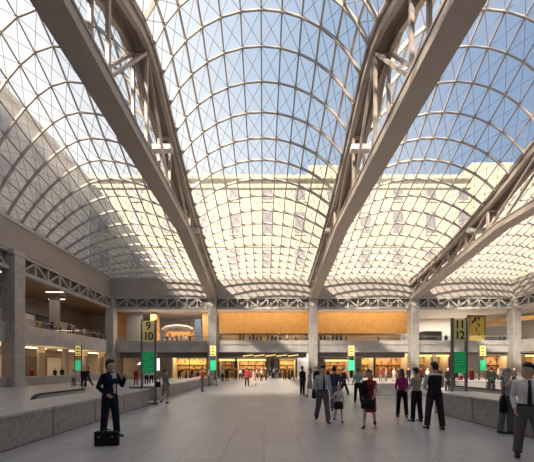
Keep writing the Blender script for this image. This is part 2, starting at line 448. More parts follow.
for i in range(9):
    y = FY - 6 - 6.15*i
    for z0, z1 in ((31.5, 34.5), (25, 28.6), (18.6, 22)):
        MB().box(-33.05, -32.94, y-.95, y+.95, z0, z1).obj('window', mat('side_window', (.55, .49, .44), .5), t)
block('office_building', 'unseen rear wing of the office block added behind the camera to shade the near floor', 'building', [(-41, 75, -32, -24, 15, 37.0)], M_facades)  # out of view, set where its shadow ends partway along the hall floor

# ---------------------------------------------------------------- parapets round the platform stairs
def parapet(name, pts, H, label):
    """pts: list of boxes x0,x1,y0,y1"""
    t = thing(name, label, 'parapet')
    a = MB(); c = MB()
    for x0, x1, y0, y1 in pts:
        a.box(x0, x1, y0, y1, 0, H-.07); 
    a.obj('wall', M_par, t)
    for x0, x1, y0, y1 in pts: c.box(x0-.03, x1+.03, y0-.03, y1+.03, H-.07, H)
    c.obj('coping', M_cop, t, bevel=.012)
    return t
G1 = 'stone parapets round the platform stairs'
parapet('stone_parapet', [(-6.85, -5.2, -1, 13.6)], .74, 'long broad granite parapet at lower left behind the man with the briefcase')['group'] = G1
parapet('stone_parapet', [(-7.0, -5.55, 15.6, 33)], .74, 'granite parapet farther down the left side, beyond the dark sign post')['group'] = G1
parapet('stone_parapet', [(6.42, 7.9, -1, 11.3)], .80, 'long broad granite parapet at lower right behind the grey-haired woman')['group'] = G1
parapet('stone_parapet', [(11.9, 13.1, -1, 12.0)], .80, 'granite parapet behind the lower right one')['group'] = G1
parapet('stone_parapet', [(6.75, 10.4, 18.3, 19.5), (6.75, 8.1, 19.53, 21.5)], .74, 'granite parapet end facing the camera beyond the magenta top')['group'] = G1
parapet('stone_parapet', [(14.5, 20.5, 21.5, 22.4)], .78, 'granite parapet far right behind the second sign')['group'] = G1
parapet('stone_parapet', [(WXL-.3, WXL+.1, CY[1]+.8, YF-.8), (WXL-.3, WXL+.1, CY[2]+.8, CY[1]-.8)], .85, 'low stone wall along the left side of the hall between columns')['group'] = G1
# dark escalator balustrades with a rounded end
def escalator(x, y, y1, label):
    t = thing('escalator_balustrade', label, 'balustrade', (x, 0, 0), 0, 'escalator balustrades')
    prof = [(y+.75, .02)]
    for k in range(9):
        a = R(200 - 110*k/8 - 20*0); prof.append((y+.42 + .42*math.cos(R(215-125*k/8)), .35 + .37*math.sin(R(215-125*k/8))))
    prof.append((y1, .72))
    out = [(0, p[0], p[1]) for p in prof]
    mb = MB(); poly = [(p[0], p[1]) for p in prof] + [(y1, .02)]
    mb.raw([(-.06, a, b) for a, b in poly] + [(.06, a, b) for a, b in poly],
           [tuple(range(len(poly)-1, -1, -1)), tuple(range(len(poly), 2*len(poly)))] + [(k, (k+1) % len(poly), len(poly)+(k+1) % len(poly), len(poly)+k) for k in range(len(poly))])
    mb.obj('panel', M_girder, t)
    MB().path([(0, a, b+.03) for a, b in prof[1:]], .14, .06, up=(0,-.3,1)).obj('handrail', M_dark, t)
escalator(-8.0, 10.3, 13.3, 'dark escalator balustrade with rounded end behind the left parapet')
escalator(9.9, 10.6, 16.0, 'escalator balustrade with dark handrail behind the right parapet')

# ---------------------------------------------------------------- sign pylons
def pylon(x, y, label, nums, near=True):
    t = thing('sign_pylon', label, 'sign', (x, y, 0), 0, None if near else 'distant platform sign pylons')
    for sx in (-.315, .315):
        MB().box(sx-.045, sx+.045, -.06, .06, 0, 3.93).obj('post', mat('post_grey', (.20, .19, .19), .4), t, bevel=.01)
    MB().box(-.42, .42, -.12, .12, 0, .05).obj('foot', M_dark, t)
    MB().box(-.27, .27, -.05, .05, 2.88, 3.86).obj('yellow_panel', M_yel if near else M_yelb, t)
    g = MB().box(-.27, .27, -.05, .05, 1.45, 2.42).obj('green_panel', M_grn if near else M_grnb, t)
    if near:
        for k, n in enumerate(nums):
            for q, ch in enumerate(n):
                dx = 0 if len(n) == 1 else (q - .5)*.22
                text(ch, 'numeral', .50, M_txt, t, (dx, -.056, 3.62 - .48*k))
                text(ch, 'numeral', .50, M_txt, t, (-dx, .056, 3.62 - .48*k), (math.pi/2, 0, math.pi))
        for k in range(7):
            w = .2 if k % 2 else .24
            MB().box(-w, w-.1*(k % 3), -.054, -.05, 2.28-.11*k, 2.305-.11*k).obj('caption_line', M_txtg, g)
    else:
        for k in range(3): MB().box(-.16, .16, -.056, -.05, 2.98+.27*k, 3.07+.27*k).obj('numeral_bar', M_txt, t)
    return t
pylon(-5.36, 13.95, 'near platform sign on the left reading nine over ten above a green panel', ['9', '10'])
pylon(8.78, 13.5, 'near platform sign on the right reading eleven over twelve above a green panel', ['11', '12'])
pylon(-5.0, 29.4, 'small distant yellow and green sign in front of the left truss column', [], False)
pylon(8.55, 29.4, 'small distant yellow and green sign right of the middle column', [], False)
pylon(21.4, 29.4, 'small distant yellow and green sign near the far right column', [], False)
pylon(-18.2, 29.4, 'small distant yellow and green sign in the left aisle', [], False)

# ---------------------------------------------------------------- far lobby and shops
YS = 50.0; US = YS / F
def sx_(px): return (px - VX) * US
PALG = [(.45,.32,.10), (.75,.58,.20), (.10,.05,.03), (.85,.74,.48), (.30,.17,.07), (.03,.02,.02), (.95,.82,.42)]
M_goods = goods('display_goods_gold', PALG, 2.6, 0)
M_goods2 = goods('display_goods_mixed', [(.36,.20,.08), (.80,.66,.46), (.08,.035,.025), (.50,.30,.12), (.5,.44,.36), (.12,.05,.03), (.03,.025,.025)], 2.2, 0)
M_tanw = mat('shop_side_wall', (.40, .28, .16), .6)
def lamp(name, x, y, z, sx, sy, power, col, down=True, rot=None):
    l = bpy.data.lights.new(name, 'AREA'); l.shape = 'RECTANGLE'; l.size = sx; l.size_y = sy; l.energy = power; l.color = col
    o = bpy.data.objects.new(name, l); COL.objects.link(o); o.location = (x, y, z)
    if rot: o.rotation_euler = rot
    return o
def shop(x0, x1, label, ztop=3.2, y=YS, m=None, header=True, power=260, depth=2.6, hm=None):
    cx = (x0+x1)/2; w = (x1-x0)/2
    t = thing('shop_front', label, 'shop', (cx, y, 0), 0, 'lit shop fronts under the far balcony')
    m = m or M_goods
    MB().box(-w, w, depth, depth+.1, 0, ztop).obj('display_wall', m, t)
    MB().box(-w, -w+.12, 0, depth, 0, ztop).obj('side_wall', M_tanw, t); MB().box(w-.12, w, 0, depth, 0, ztop).obj('side_wall', M_tanw, t)
    MB().box(-w, w, 0, depth, ztop, ztop+.15).obj('shop_ceiling', M_white, t)
    for z in (.9, 1.6, 2.3): MB().box(-w+.12, w-.12, depth-.4, depth, z, z+.05).obj('shelf', M_wood, t)
    MB().box(-w*.5, w*.3, .9, 1.5, 0, .95).obj('counter', M_goods2, t, bevel=.03)
    f = MB(); n = max(1, int(2*w/2.2))
    for k in range(n+1):
        xx = -w + 2*w*k/n; f.box(max(-w, xx-.04), min(w, xx+.04), -.03, .03, 0, ztop)
    f.obj('window_frame', M_dark, t)
    if header: MB().box(-w, w, -.12, -.03, ztop-.22, ztop).obj('header_light', hm or M_lampy, t)
    lamp('shop_lamp', cx, y+depth/2-.2, ztop-.05, 2*w-.5, depth-.8, power*.6*w/2.5, (1, .87, .62))
    return t
shop(sx_(172), sx_(207), 'gold glittering shop left of the left truss column', 3.5, power=420, header=False)
shop(sx_(219), sx_(235), 'small dim shop just right of the left truss column', 3.1, m=M_goods2, power=160)
shop(sx_(237), sx_(266), 'amber shop with bright yellow header left of centre', 3.1, m=M_goods2, power=420)
shop(sx_(279), sx_(296), 'small golden shop right of centre', 3.1, power=420, header=False)
shop(sx_(325), sx_(350), 'orange shop just right of the middle column', 3.0, m=M_goods2, power=260)
shop(sx_(361), sx_(374), 'narrow yellow shop right of the small distant sign', 3.9, power=500, header=False)
shop(sx_(375), sx_(408), 'wide amber shop under a tall golden header', 4.0, m=M_goods2, power=420)
shop(sx_(419), sx_(432), 'small golden shop right of the right truss column', 3.8, power=260)
shop(sx_(436), sx_(449), 'narrow shop left of the eleven and twelve sign', 3.8, m=M_goods2, power=350)
shop(sx_(483), sx_(511), 'warm wide shop beside the far right column', 3.8, m=M_goods2, power=420, header=False)
shop(sx_(525), sx_(545), 'shop cut by the right frame edge', 3.8, m=M_goods2, power=260)
# partitions between the shops
def panel(name, label, cat, x0, x1, y0, y1, z0, z1, m, group=None):
    o = MB().box(x0, x1, y0, y1, z0, z1).obj(name, m); return tag(o, label, cat, group)
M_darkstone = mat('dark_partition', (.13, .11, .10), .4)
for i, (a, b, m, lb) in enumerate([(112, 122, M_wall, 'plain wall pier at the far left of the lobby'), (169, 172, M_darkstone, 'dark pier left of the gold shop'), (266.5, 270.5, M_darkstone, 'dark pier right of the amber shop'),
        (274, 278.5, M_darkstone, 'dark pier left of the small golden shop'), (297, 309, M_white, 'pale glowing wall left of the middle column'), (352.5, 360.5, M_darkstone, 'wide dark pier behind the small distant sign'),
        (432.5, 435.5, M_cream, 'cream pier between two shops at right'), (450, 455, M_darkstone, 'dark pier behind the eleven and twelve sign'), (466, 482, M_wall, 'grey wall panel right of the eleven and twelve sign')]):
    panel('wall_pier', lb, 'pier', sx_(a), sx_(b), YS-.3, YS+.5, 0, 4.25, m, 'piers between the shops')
lamp('lobby_lamp', 6.7, 48.2, 4.2, 3, 1.5, 160, (1, .95, .9))
# dark canopy with yellow light slots, one per bay
for i in range(4):
    a, b = CX[i]+.8, CX[i+1]-.8
    z0 = 3.3 if i < 3 else 3.9
    t = thing('canopy', 'dark suspended canopy under the far balcony, ' + ['leftmost bay', 'bay left of the middle column', 'bay right of the middle column', 'rightmost bay'][i], 'canopy', ((a+b)/2, 47.2, 0), 0, 'canopies under the far balcony')
    w = (b-a)/2
    MB().box(-w, w, -.6, 1.6, z0, 4.1).obj('canopy_body', M_soffit, t)
    for k in range(5):
        x = -w*.35 + 1.75*k
        if i == 1: MB().beam((x-.7, -.66, z0+.22), (x+.9, -.66, z0+.42), .05, .12, (0,0,1)).obj('light_slot', M_lampy, t)
t = thing('video_screen', 'bright white video screen on a stand right of the nine and ten sign', 'screen', (-16.75, 46.2, 0))
MB().box(-.65, .65, -.06, .06, 1.3, 3.15).obj('display', M_screen, t); MB().box(-.1, .1, -.08, .08, 0, 1.3).box(-.5, .5, -.3, .3, 0, .06).obj('stand', M_dark, t)
o = MB().raw([(-19.9, 46.9, 2.2), (-18.6, 46.9, 2.2), (-18.6, 46.9, 3.2), (-19.9, 47.0, 2.2), (-18.6, 47.0, 2.2), (-18.6, 47.0, 3.2)], [(0,1,2), (5,4,3), (0,3,4,1), (1,4,5,2), (2,5,3,0)]).obj('lit_sign', M_screen)
tag(o, 'small white triangular lit sign between the left corner column and the nine and ten sign', 'sign')

# upper level: orange wood bulkheads
for a, b, lb in ((219, 308.5, 'orange slatted wood bulkhead on the upper level left of the middle column'), (317.5, 408.5, 'orange slatted wood bulkhead on the upper level right of the middle column'), (202.5, 209.5, 'narrow orange wood panel on the upper level beside the left truss column')):
    x0, x1 = sx_(a), sx_(b)
    t = thing('wood_bulkhead', lb, 'panelling', (0, 0, 0), 0, 'orange wood panels on the upper level')
    zb = 7.55 if b - a > 20 else 5.51
    MB().raw([(x0, 50.6, zb), (x1, 50.6, zb), (x1, 49.6, 10.88), (x0, 49.6, 10.88), (x0, 50.9, zb), (x1, 50.9, zb), (x1, 50.9, 10.88), (x0, 50.9, 10.88)],
             [(0,1,2,3), (7,6,5,4), (0,4,5,1), (1,5,6,2), (2,6,7,3), (3,7,4,0)]).obj('slatted_panel', M_wood, t)
    lamp('bulkhead_lamp', (x0+x1)/2, 47.3, 10.7, (x1-x0)*.95, .5, 20*(x1-x0), (1, .82, .56), rot=(R(35), 0, 0))
M_tan = mat('lounge_wall', (.50, .34, .20), .6, 0, .2, .8)
panel('lounge_wall', 'tan lounge wall under the left orange bulkhead', 'wall panel', sx_(219), sx_(308.5), 53, 53.2, 5.5, 7.6, M_tan, 'lounge walls')
panel('lounge_wall', 'tan lounge wall under the right orange bulkhead', 'wall panel', sx_(317.5), sx_(408.5), 53, 53.2, 5.5, 7.6, M_tan, 'lounge walls')
lamp('lounge_lamp', 0, 52, 7.5, 14, 1.2, 90, (1, .8, .55)); lamp('lounge_lamp', 16, 52, 7.5, 14, 1.2, 90, (1, .8, .55))
# bay 1
panel('wood_screen_wall', 'orange wood panel on the upper level beside the left corner column', 'panelling', sx_(117), sx_(127.5), 50, 50.2, 5.51, 10.89, M_wood)
panel('wall_pier', 'plain grey wall on the upper level behind the nine and ten sign', 'pier', sx_(128), sx_(143), 49.5, 50, 5.5, 10.9, M_wall)
panel('wood_screen_wall', 'narrow angled wood panel right of the nine and ten sign', 'panelling', sx_(152), sx_(158), 49.3, 51, 5.5, 10.6, M_wood)
t = thing('bar_kiosk', 'small lit bar with arched grey canopy on the upper left level', 'kiosk', (sx_(177.5), 50, 5.5))
MB().tube([(-2.5, .3, 2.6), (-1.8, .2, 3.0), (0, .1, 3.2), (1.8, .2, 3.0), (2.5, .3, 2.6)], [(.5, .3)]*5, 8, (0,1,0)).obj('canopy', M_wall, t)
MB().box(-2.6, 2.6, 1.6, 1.8, 0, 2.6).obj('back_shelves', M_goods2, t)
MB().box(-2.2, 2.2, -.2, .3, 0, 1.05).obj('counter', M_woodl, t, bevel=.02)
lamp('bar_lamp', sx_(177.5), 50.7, 8.0, 4.6, 1, 160, (1, .72, .4))
tag(MB().box(sx_(195), sx_(201), 50, 50.1, 5.5, 9.8).obj('glass_door', mat('dark_blue_glass', (.12, .16, .22), .15)), 'tall dark bluish glass door on the upper left level', 'door')
lamp('upper_lamp', sx_(177), 48.2, 10.6, 10, 1.5, 650, (1, .93, .85))
# bay 4
tag(MB().box(sx_(421), sx_(438.5), 49, 51, 5.51, 7.7).obj('kiosk', mat('kiosk_grey', (.10, .10, .11), .4), bevel=.05), 'dark grey boxy kiosk on the upper right level', 'kiosk')
t = thing('gold_display', 'glowing yellow display structure on the upper level right of the eleven and twelve sign', 'display', (sx_(475), 49.5, 5.5))
MB().box(-1.3, 1.2, 0, .3, .3, 4.6).obj('panel', goods('gold_display_face', [(.62,.48,.10), (.45,.30,.06), (.12,.06,.03), (.75,.64,.24), (.07,.04,.03), (.5,.38,.08)], 1.9, 0), t)
MB().box(1.2, 1.35, -.1, .4, 0, 4.9).box(-1.45, -1.3, -.1, .4, 0, 4.9).box(-1.45, 1.35, -.1, .4, 4.6, 4.9).obj('frame', M_woodl, t)
MB().box(-1.6, 1.6, -.3, .6, 0, .3).obj('plinth', M_darkstone, t)
o = MB().path([(sx_(482), 50.2, 8.9), (sx_(497), 50.2, 9.5), (sx_(530), 49.3, 10.0)], .3, .7).obj('wood_fascia', M_wood); tag(o, 'rising orange wood fascia over the upper right lounge', 'fascia')
tag(MB().box(sx_(484), sx_(512), 51, 51.1, 5.5, 8.8).obj('glazed_screen', mat('grey_glazing', (.34, .36, .38), .2)), 'grey glazed screen on the upper right level', 'screen')
lamp('upper_lamp', sx_(466), 53, 10.6, 12, 1.5, 800, (1, .93, .85))
# glass balustrades on the upper level
for i in range(4):
    a, b = CX[i]+.66, CX[i+1]-.66
    t = thing('glass_balustrade', 'clear glass balustrade along the far balcony, ' + ['leftmost bay', 'bay left of the middle column', 'bay right of the middle column', 'rightmost bay'][i], 'balustrade', (0,0,0), 0, 'glass balustrades of the upper level')
    MB().box(a, b, YF+.46, YF+.48, 5.9, 6.55).obj('glass_panel', M_balg, t); MB().box(a, b, YF+.44, YF+.5, 6.55, 6.6).obj('handrail', M_girder, t)
t = thing('glass_balustrade', 'clear glass balustrade along the left balcony', 'balustrade', (0,0,0), 0, 'glass balustrades of the upper level')
MB().box(WXL-.5, WXL-.48, CY[1]+.66, YF-.66, 5.9, 6.55).obj('glass_panel', M_balg, t); MB().box(WXL-.52, WXL-.46, CY[1]+.66, YF-.66, 6.55, 6.6).obj('handrail', M_girder, t)

# ---------------------------------------------------------------- left aisle
M_pier = mat('aisle_pier_paint', (.50, .43, .37), .5, 0, .05, 1)
for i, y in enumerate((24, 28.6, 33.1, 37.7, 42.3, 46.9, 51.5)):
    t = thing('aisle_pier', 'round pale pier in the lower left aisle, ' + ['first', 'second', 'third', 'fourth', 'fifth', 'sixth', 'seventh'][i] + ' from the camera', 'pier', (-28, y, 0), 0, 'round piers of the left aisle')
    MB().stack([(0, .42, .42, 0), (4.29, .42, .42, 0)], 16).obj('shaft', M_pier, t, smooth=False)
    MB().stack([(0, .5, .5, 0), (.25, .5, .5, 0)], 16).obj('base', M_girder, t)
for i in range(6):
    y = 22 + 5*i
    t = thing('shop_window', 'lit window of the left aisle wall, ' + ['first', 'second', 'third', 'fourth', 'fifth', 'sixth'][i] + ' from the camera', 'window', (-32.9, y, 0), 0, 'lit windows of the left aisle')
    MB().box(-.05, .05, -1.6, 1.6, .3, 3.3).obj('pane', [M_cream, M_darkstone, M_white][i % 3], t)
    MB().box(0, .15, -1.75, -1.6, 0, 3.45).box(0, .15, 1.6, 1.75, 0, 3.45).box(0, .15, -1.6, 1.6, 3.3, 3.45).obj('frame', M_woodl, t)
for y in (24, 31, 38, 45, 52):
    t = thing('ceiling_light', 'long warm ceiling light in the lower left aisle', 'ceiling light', (-29.3, y, 4.22), 0, 'warm ceiling lights of the left aisle')
    MB().box(-.12, .12, -2.2, 2.2, -.04, .04).obj('diffuser', M_lampw, t)
    lamp('aisle_area_light', -27.6, y, 3.6, 4, 4, 60, (1, .70, .36), rot=(math.pi, 0, 0))  # unseen upward light without a fixture, added to warm the lower ceiling
    lamp('aisle_area_light', -29.5, y, 4.1, 2, 4, 60, (1, .78, .5))
for k, (x, y) in enumerate(((-27, 30), (-29, 34.5), (-26.5, 38), (-29, 42))):
    t = thing('strip_light', 'white linear light under the slatted upper ceiling', 'ceiling light', (x, y, 11.3), 0, 'linear lights under the slatted ceiling')
    MB().box(-1.1, 1.1, -.12, .12, -.05, .05).obj('tube', M_lampn, t); MB().box(-1.15, 1.15, -.15, .15, .05, .295).obj('housing', M_wall, t)
lamp('upper_aisle_lamp', -28, 38, 10.9, 5, 14, 150, (1, .86, .7))
MB_ = 0
for i, (y, m, lb) in enumerate(((30, M_cream, 'pale'), (34, M_woodl, 'wood slatted'), (38, M_white, 'whitish'), (42, M_darkstone, 'dark'), (46.5, M_cream, 'cream'))):
    t = thing('partition', lb + ' partition panel on the upper left level', 'partition', (-30.5, y, 5.5), 0)
    MB().box(-.08, .08, -1.7, 1.7, 0, 3.2).obj('panel', m, t); MB().box(-.12, .12, -1.8, 1.8, 3.2, 3.35).obj('frame', M_dark, t)
for y in (33.7, 41.0):
    t = thing('upper_pier', 'square pier on the upper left level, ' + ('nearer' if y < 35 else 'farther'), 'pier', (-28.6, y, 5.5))
    MB().box(-.45, .45, -.45, .45, .01, 6.09).obj('shaft', M_wall, t, bevel=.04); MB().box(-.55, .55, -.55, .55, .01, .2).obj('base', M_girder, t)

# right aisle lights
lamp('right_aisle_lamp', 43, 45, 10.8, 5, 14, 300, (1, .85, .65)); lamp('right_aisle_lamp', 43, 45, 4.2, 5, 14, 250, (1, .78, .5))
lamp('lobby_lamp', 6, 48.6, 4.2, 50, 1.6, 500, (1, .80, .52))

# ---------------------------------------------------------------- people
def cmat(name, col, rough=.8): return mat(name, col, rough, 0, .12, 14, spec=.15)
SKIN = mat('skin', (.68, .44, .34), .55); SKIN2 = mat('skin_tan', (.50, .31, .23), .55)
HAIRD = mat('hair_dark', (.018, .014, .012), .5); HAIRB = mat('hair_brown', (.10, .055, .03), .5); HAIRG = mat('hair_grey', (.30, .28, .26), .6); HAIRL = mat('hair_blond', (.45, .33, .17), .6)
SHOE = mat('shoe_black', (.02, .018, .016), .35)
EYEW = mat('eye_dark', (.03, .02, .02), .3); LIP = mat('lips', (.38, .14, .12), .5)
def solid(mb, name, material, parent, vox):
    """fuse overlapping closed pieces into one continuous skin"""
    me = mb.mesh(name, material); o = bpy.data.objects.new(name, me); COL.objects.link(o)
    m = o.modifiers.new('r', 'REMESH'); m.mode = 'VOXEL'; m.voxel_size = vox; m.use_smooth_shade = True
    sm = o.modifiers.new('s', 'SMOOTH'); sm.factor = .5; sm.iterations = 2
    dg = bpy.context.evaluated_depsgraph_get(); dg.update()
    nm = bpy.data.meshes.new_from_object(o.evaluated_get(dg)); bpy.data.objects.remove(o); bpy.data.meshes.remove(me)
    nm.materials.clear(); nm.materials.append(material); nm.name = name
    for p in nm.polygons: p.use_smooth = True
    return link(name, nm, parent)
def dirv(s, fwd, side):
    a, b = R(fwd), R(side); return Vector((s*math.sin(b), -math.sin(a)*math.cos(b), -math.cos(a)*math.cos(b)))
class Rig:
    """joints of a figure 1.75 m tall, facing -Y; +X is the figure's left"""
    def __init__(g, legs, arms, head=(0, 0), fem=False, lean=0):
        g.fem = fem; g.legs = {}; g.arms = {}; g.lean = lean
        for s, (f, sd, kn) in zip((1, -1), legs):
            hip = Vector((s*.09, 0, .92)); knee = hip + dirv(s, f, sd)*.43; ank = knee + dirv(s, f-kn, sd*.7)*.41
            g.legs[s] = [hip, knee, ank, f-kn]
        dz = min(g.legs[s][2].z for s in (1, -1)) - .085
        g.dz = dz
        for s in (1, -1):
            for k in range(3): g.legs[s][k] = g.legs[s][k] - Vector((0, 0, dz))
        sw = .15 if fem else .175
        for s, (f, sd, f2, sd2) in zip((1, -1), arms):
            sh = Vector((s*sw, 0, 1.415 - dz)); el = sh + dirv(s, f, sd)*.285; wr = el + dirv(s, f2, sd2)*.25
            g.arms[s] = [sh, el, wr, dirv(s, f2, sd2)]
        yaw, pit = head
        c = Vector((0, .0, 1.50 - dz)); g.ht = Matrix.Translation(c) @ Matrix.Rotation(R(yaw), 4, 'Z') @ Matrix.Rotation(R(pit), 4, 'X') @ Matrix.Translation((0, 0, -1.50))
    def torso(g, mb, e, z0=.80, z1=1.47, n=18, skirt=None):
        k = .92 if g.fem else 1.0
        st = [(.78,.10,.09,0), (.84,.155,.115,.01), (.92,.172,.125,.01), (1.0,.158,.112,0), (1.08,.142,.10,-.005), (1.16,.145,.104,-.005), (1.24,.158,.114,-.01), (1.32,.172,.114,-.008), (1.38,.178,.10,0), (1.43,.155,.08,.0), (1.465,.09,.065,.005)]
        if g.fem: st = [(z, rx*(1.0 if z < .95 else .86 if z < 1.2 else .9), ry*(1.0 if z < 1.2 or z > 1.36 else 1.12), y - (.012 if 1.2 < z < 1.36 else 0)) for z, rx, ry, y in st]
        st = [(z - g.dz, rx + e, ry + e, y) for z, rx, ry, y in st if z0 - .001 <= z <= z1]
        mb.stack(st, n)
    def arm(g, mb, s, e, end=1.0, hand=False):
        sh, el, wr, d = g.arms[s]; k = .86 if g.fem else 1
        inn = sh + Vector((-s*.05, 0, .0))
        pts = [inn, sh, sh.lerp(el, .35), sh.lerp(el, .75), el, el.lerp(wr, .35), el.lerp(wr, .75), wr]
        rad = [.052, .056, .050, .043, .040, .041, .033, .026]
        m = len(pts)
        if end < 1: m = 4 if end > .3 else 3
        P, Q = pts[:m], [r*k + e for r in rad[:m]]
        mb.tube(P, Q, 12)
    def leg(g, mb, s, e, end=1.0, wide=0):
        hip, kn, an, a = g.legs[s]; k = .95 if g.fem else 1
        pts = [hip + Vector((0, 0, .02)), hip.lerp(kn, .3), hip.lerp(kn, .7), kn, kn.lerp(an, .3), kn.lerp(an, .7), an]
        rad = [.088, .084, .064, .055, .056, .042, .034]
        if e > .005: rad = [.092, .088, .074, .066, .064, .060, .060]
        if end < 1: pts, rad = pts[:3], rad[:3]
        mb.tube(pts, [r*k + e + wide for r in rad], 14)
    def foot(g, s, mb, e=0):
        an, a = g.legs[s][2], g.legs[s][3]
        t = Matrix.Translation(an) @ Matrix.Rotation(R(s*7), 4, 'Z') @ Matrix.Rotation(R(max(-50, min(10, a))), 4, 'X')
        rings = []
        for y, z, rx, rz in ((.075,-.045,.022,.02), (.06,-.048,.035,.034), (.01,-.045,.038,.038), (-.05,-.052,.042,.03), (-.11,-.058,.044,.024), (-.155,-.062,.036,.019), (-.178,-.066,.018,.012)):
            rings.append([t @ Vector(((rx+e)*math.cos(q*math.pi/6), y, z + (rz+e)*math.sin(q*math.pi/6))) for q in range(12)])
        mb.loft(rings)
    def headmesh(g, mb):
        st = [(1.50,.02,.02,-.055), (1.515,.036,.036,-.052), (1.535,.052,.058,-.034), (1.565,.063,.076,-.016), (1.60,.069,.088,-.006), (1.645,.074,.096,0), (1.69,.072,.094,.004), (1.725,.055,.073,.008), (1.745,.028,.04,.01)]
        mb.stack(st, 18, g.ht)
        mb.stack([(1.40,.06,.06,.012), (1.48,.052,.055,.008), (1.56,.05,.055,.008)], 14, Matrix.Translation((0, 0, -g.dz)))
        for z, w, y in ((1.595,.017,-.104),): mb.stack([(1.583,.006,.006,-.092), (1.592,.015,.016,-.095), (1.612,.011,.014,-.094), (1.64,.007,.010,-.092)], 8, g.ht)
        for s in (1, -1):
            mb.stack([(1.58,.006,.010,.004,s*.074), (1.60,.010,.018,.006,s*.076), (1.63,.011,.020,.008,s*.078), (1.645,.007,.012,.008,s*.078)], 8, g.ht)
    def hand(g, mb, s, curl=35):
        sh, el, wr, d = g.arms[s]
        side = Vector((0, -1, 0)); side = side - d*side.dot(d)
        if side.length < .3: side = Vector((-s, 0, 0)) - d*(Vector((-s, 0, 0)).dot(d))
        side.normalize(); pal = d.cross(side)*s; pal.normalize()     # palm normal, towards the body
        if pal.dot(Vector((-s, 0, 0))) < 0 and abs(pal.x) > .3: pal = -pal
        mb.tube([wr - d*.02, wr + d*.01, wr + d*.045, wr + d*.085], [(.02,.026), (.019,.03), (.017,.041), (.015,.039)], 10, ref=tuple(pal))
        for k, (o, L) in enumerate(((.030,.072), (.010,.082), (-.010,.076), (-.029,.060))):
            b = wr + d*.08 + side*o; a = R(curl)
            d1 = (d*math.cos(a*.5) + pal*math.sin(a*.5)); d2 = (d*math.cos(a*1.4) + pal*math.sin(a*1.4))
            mb.tube([b - d*.02, b + d1*L*.45, b + d1*L*.45 + d2*L*.55], [.0095, .009, .0075], 8, ref=tuple(side))
        b = wr + d*.025 + side*.03; dt = (d*.7 + side*.6 + pal*.35).normalized(); d2 = (d*.9 + side*.15 + pal*.3).normalized()
        mb.tube([b - side*.015, b + dt*.035, b + dt*.035 + d2*.032], [.013, .0105, .0085], 8, ref=tuple(pal))

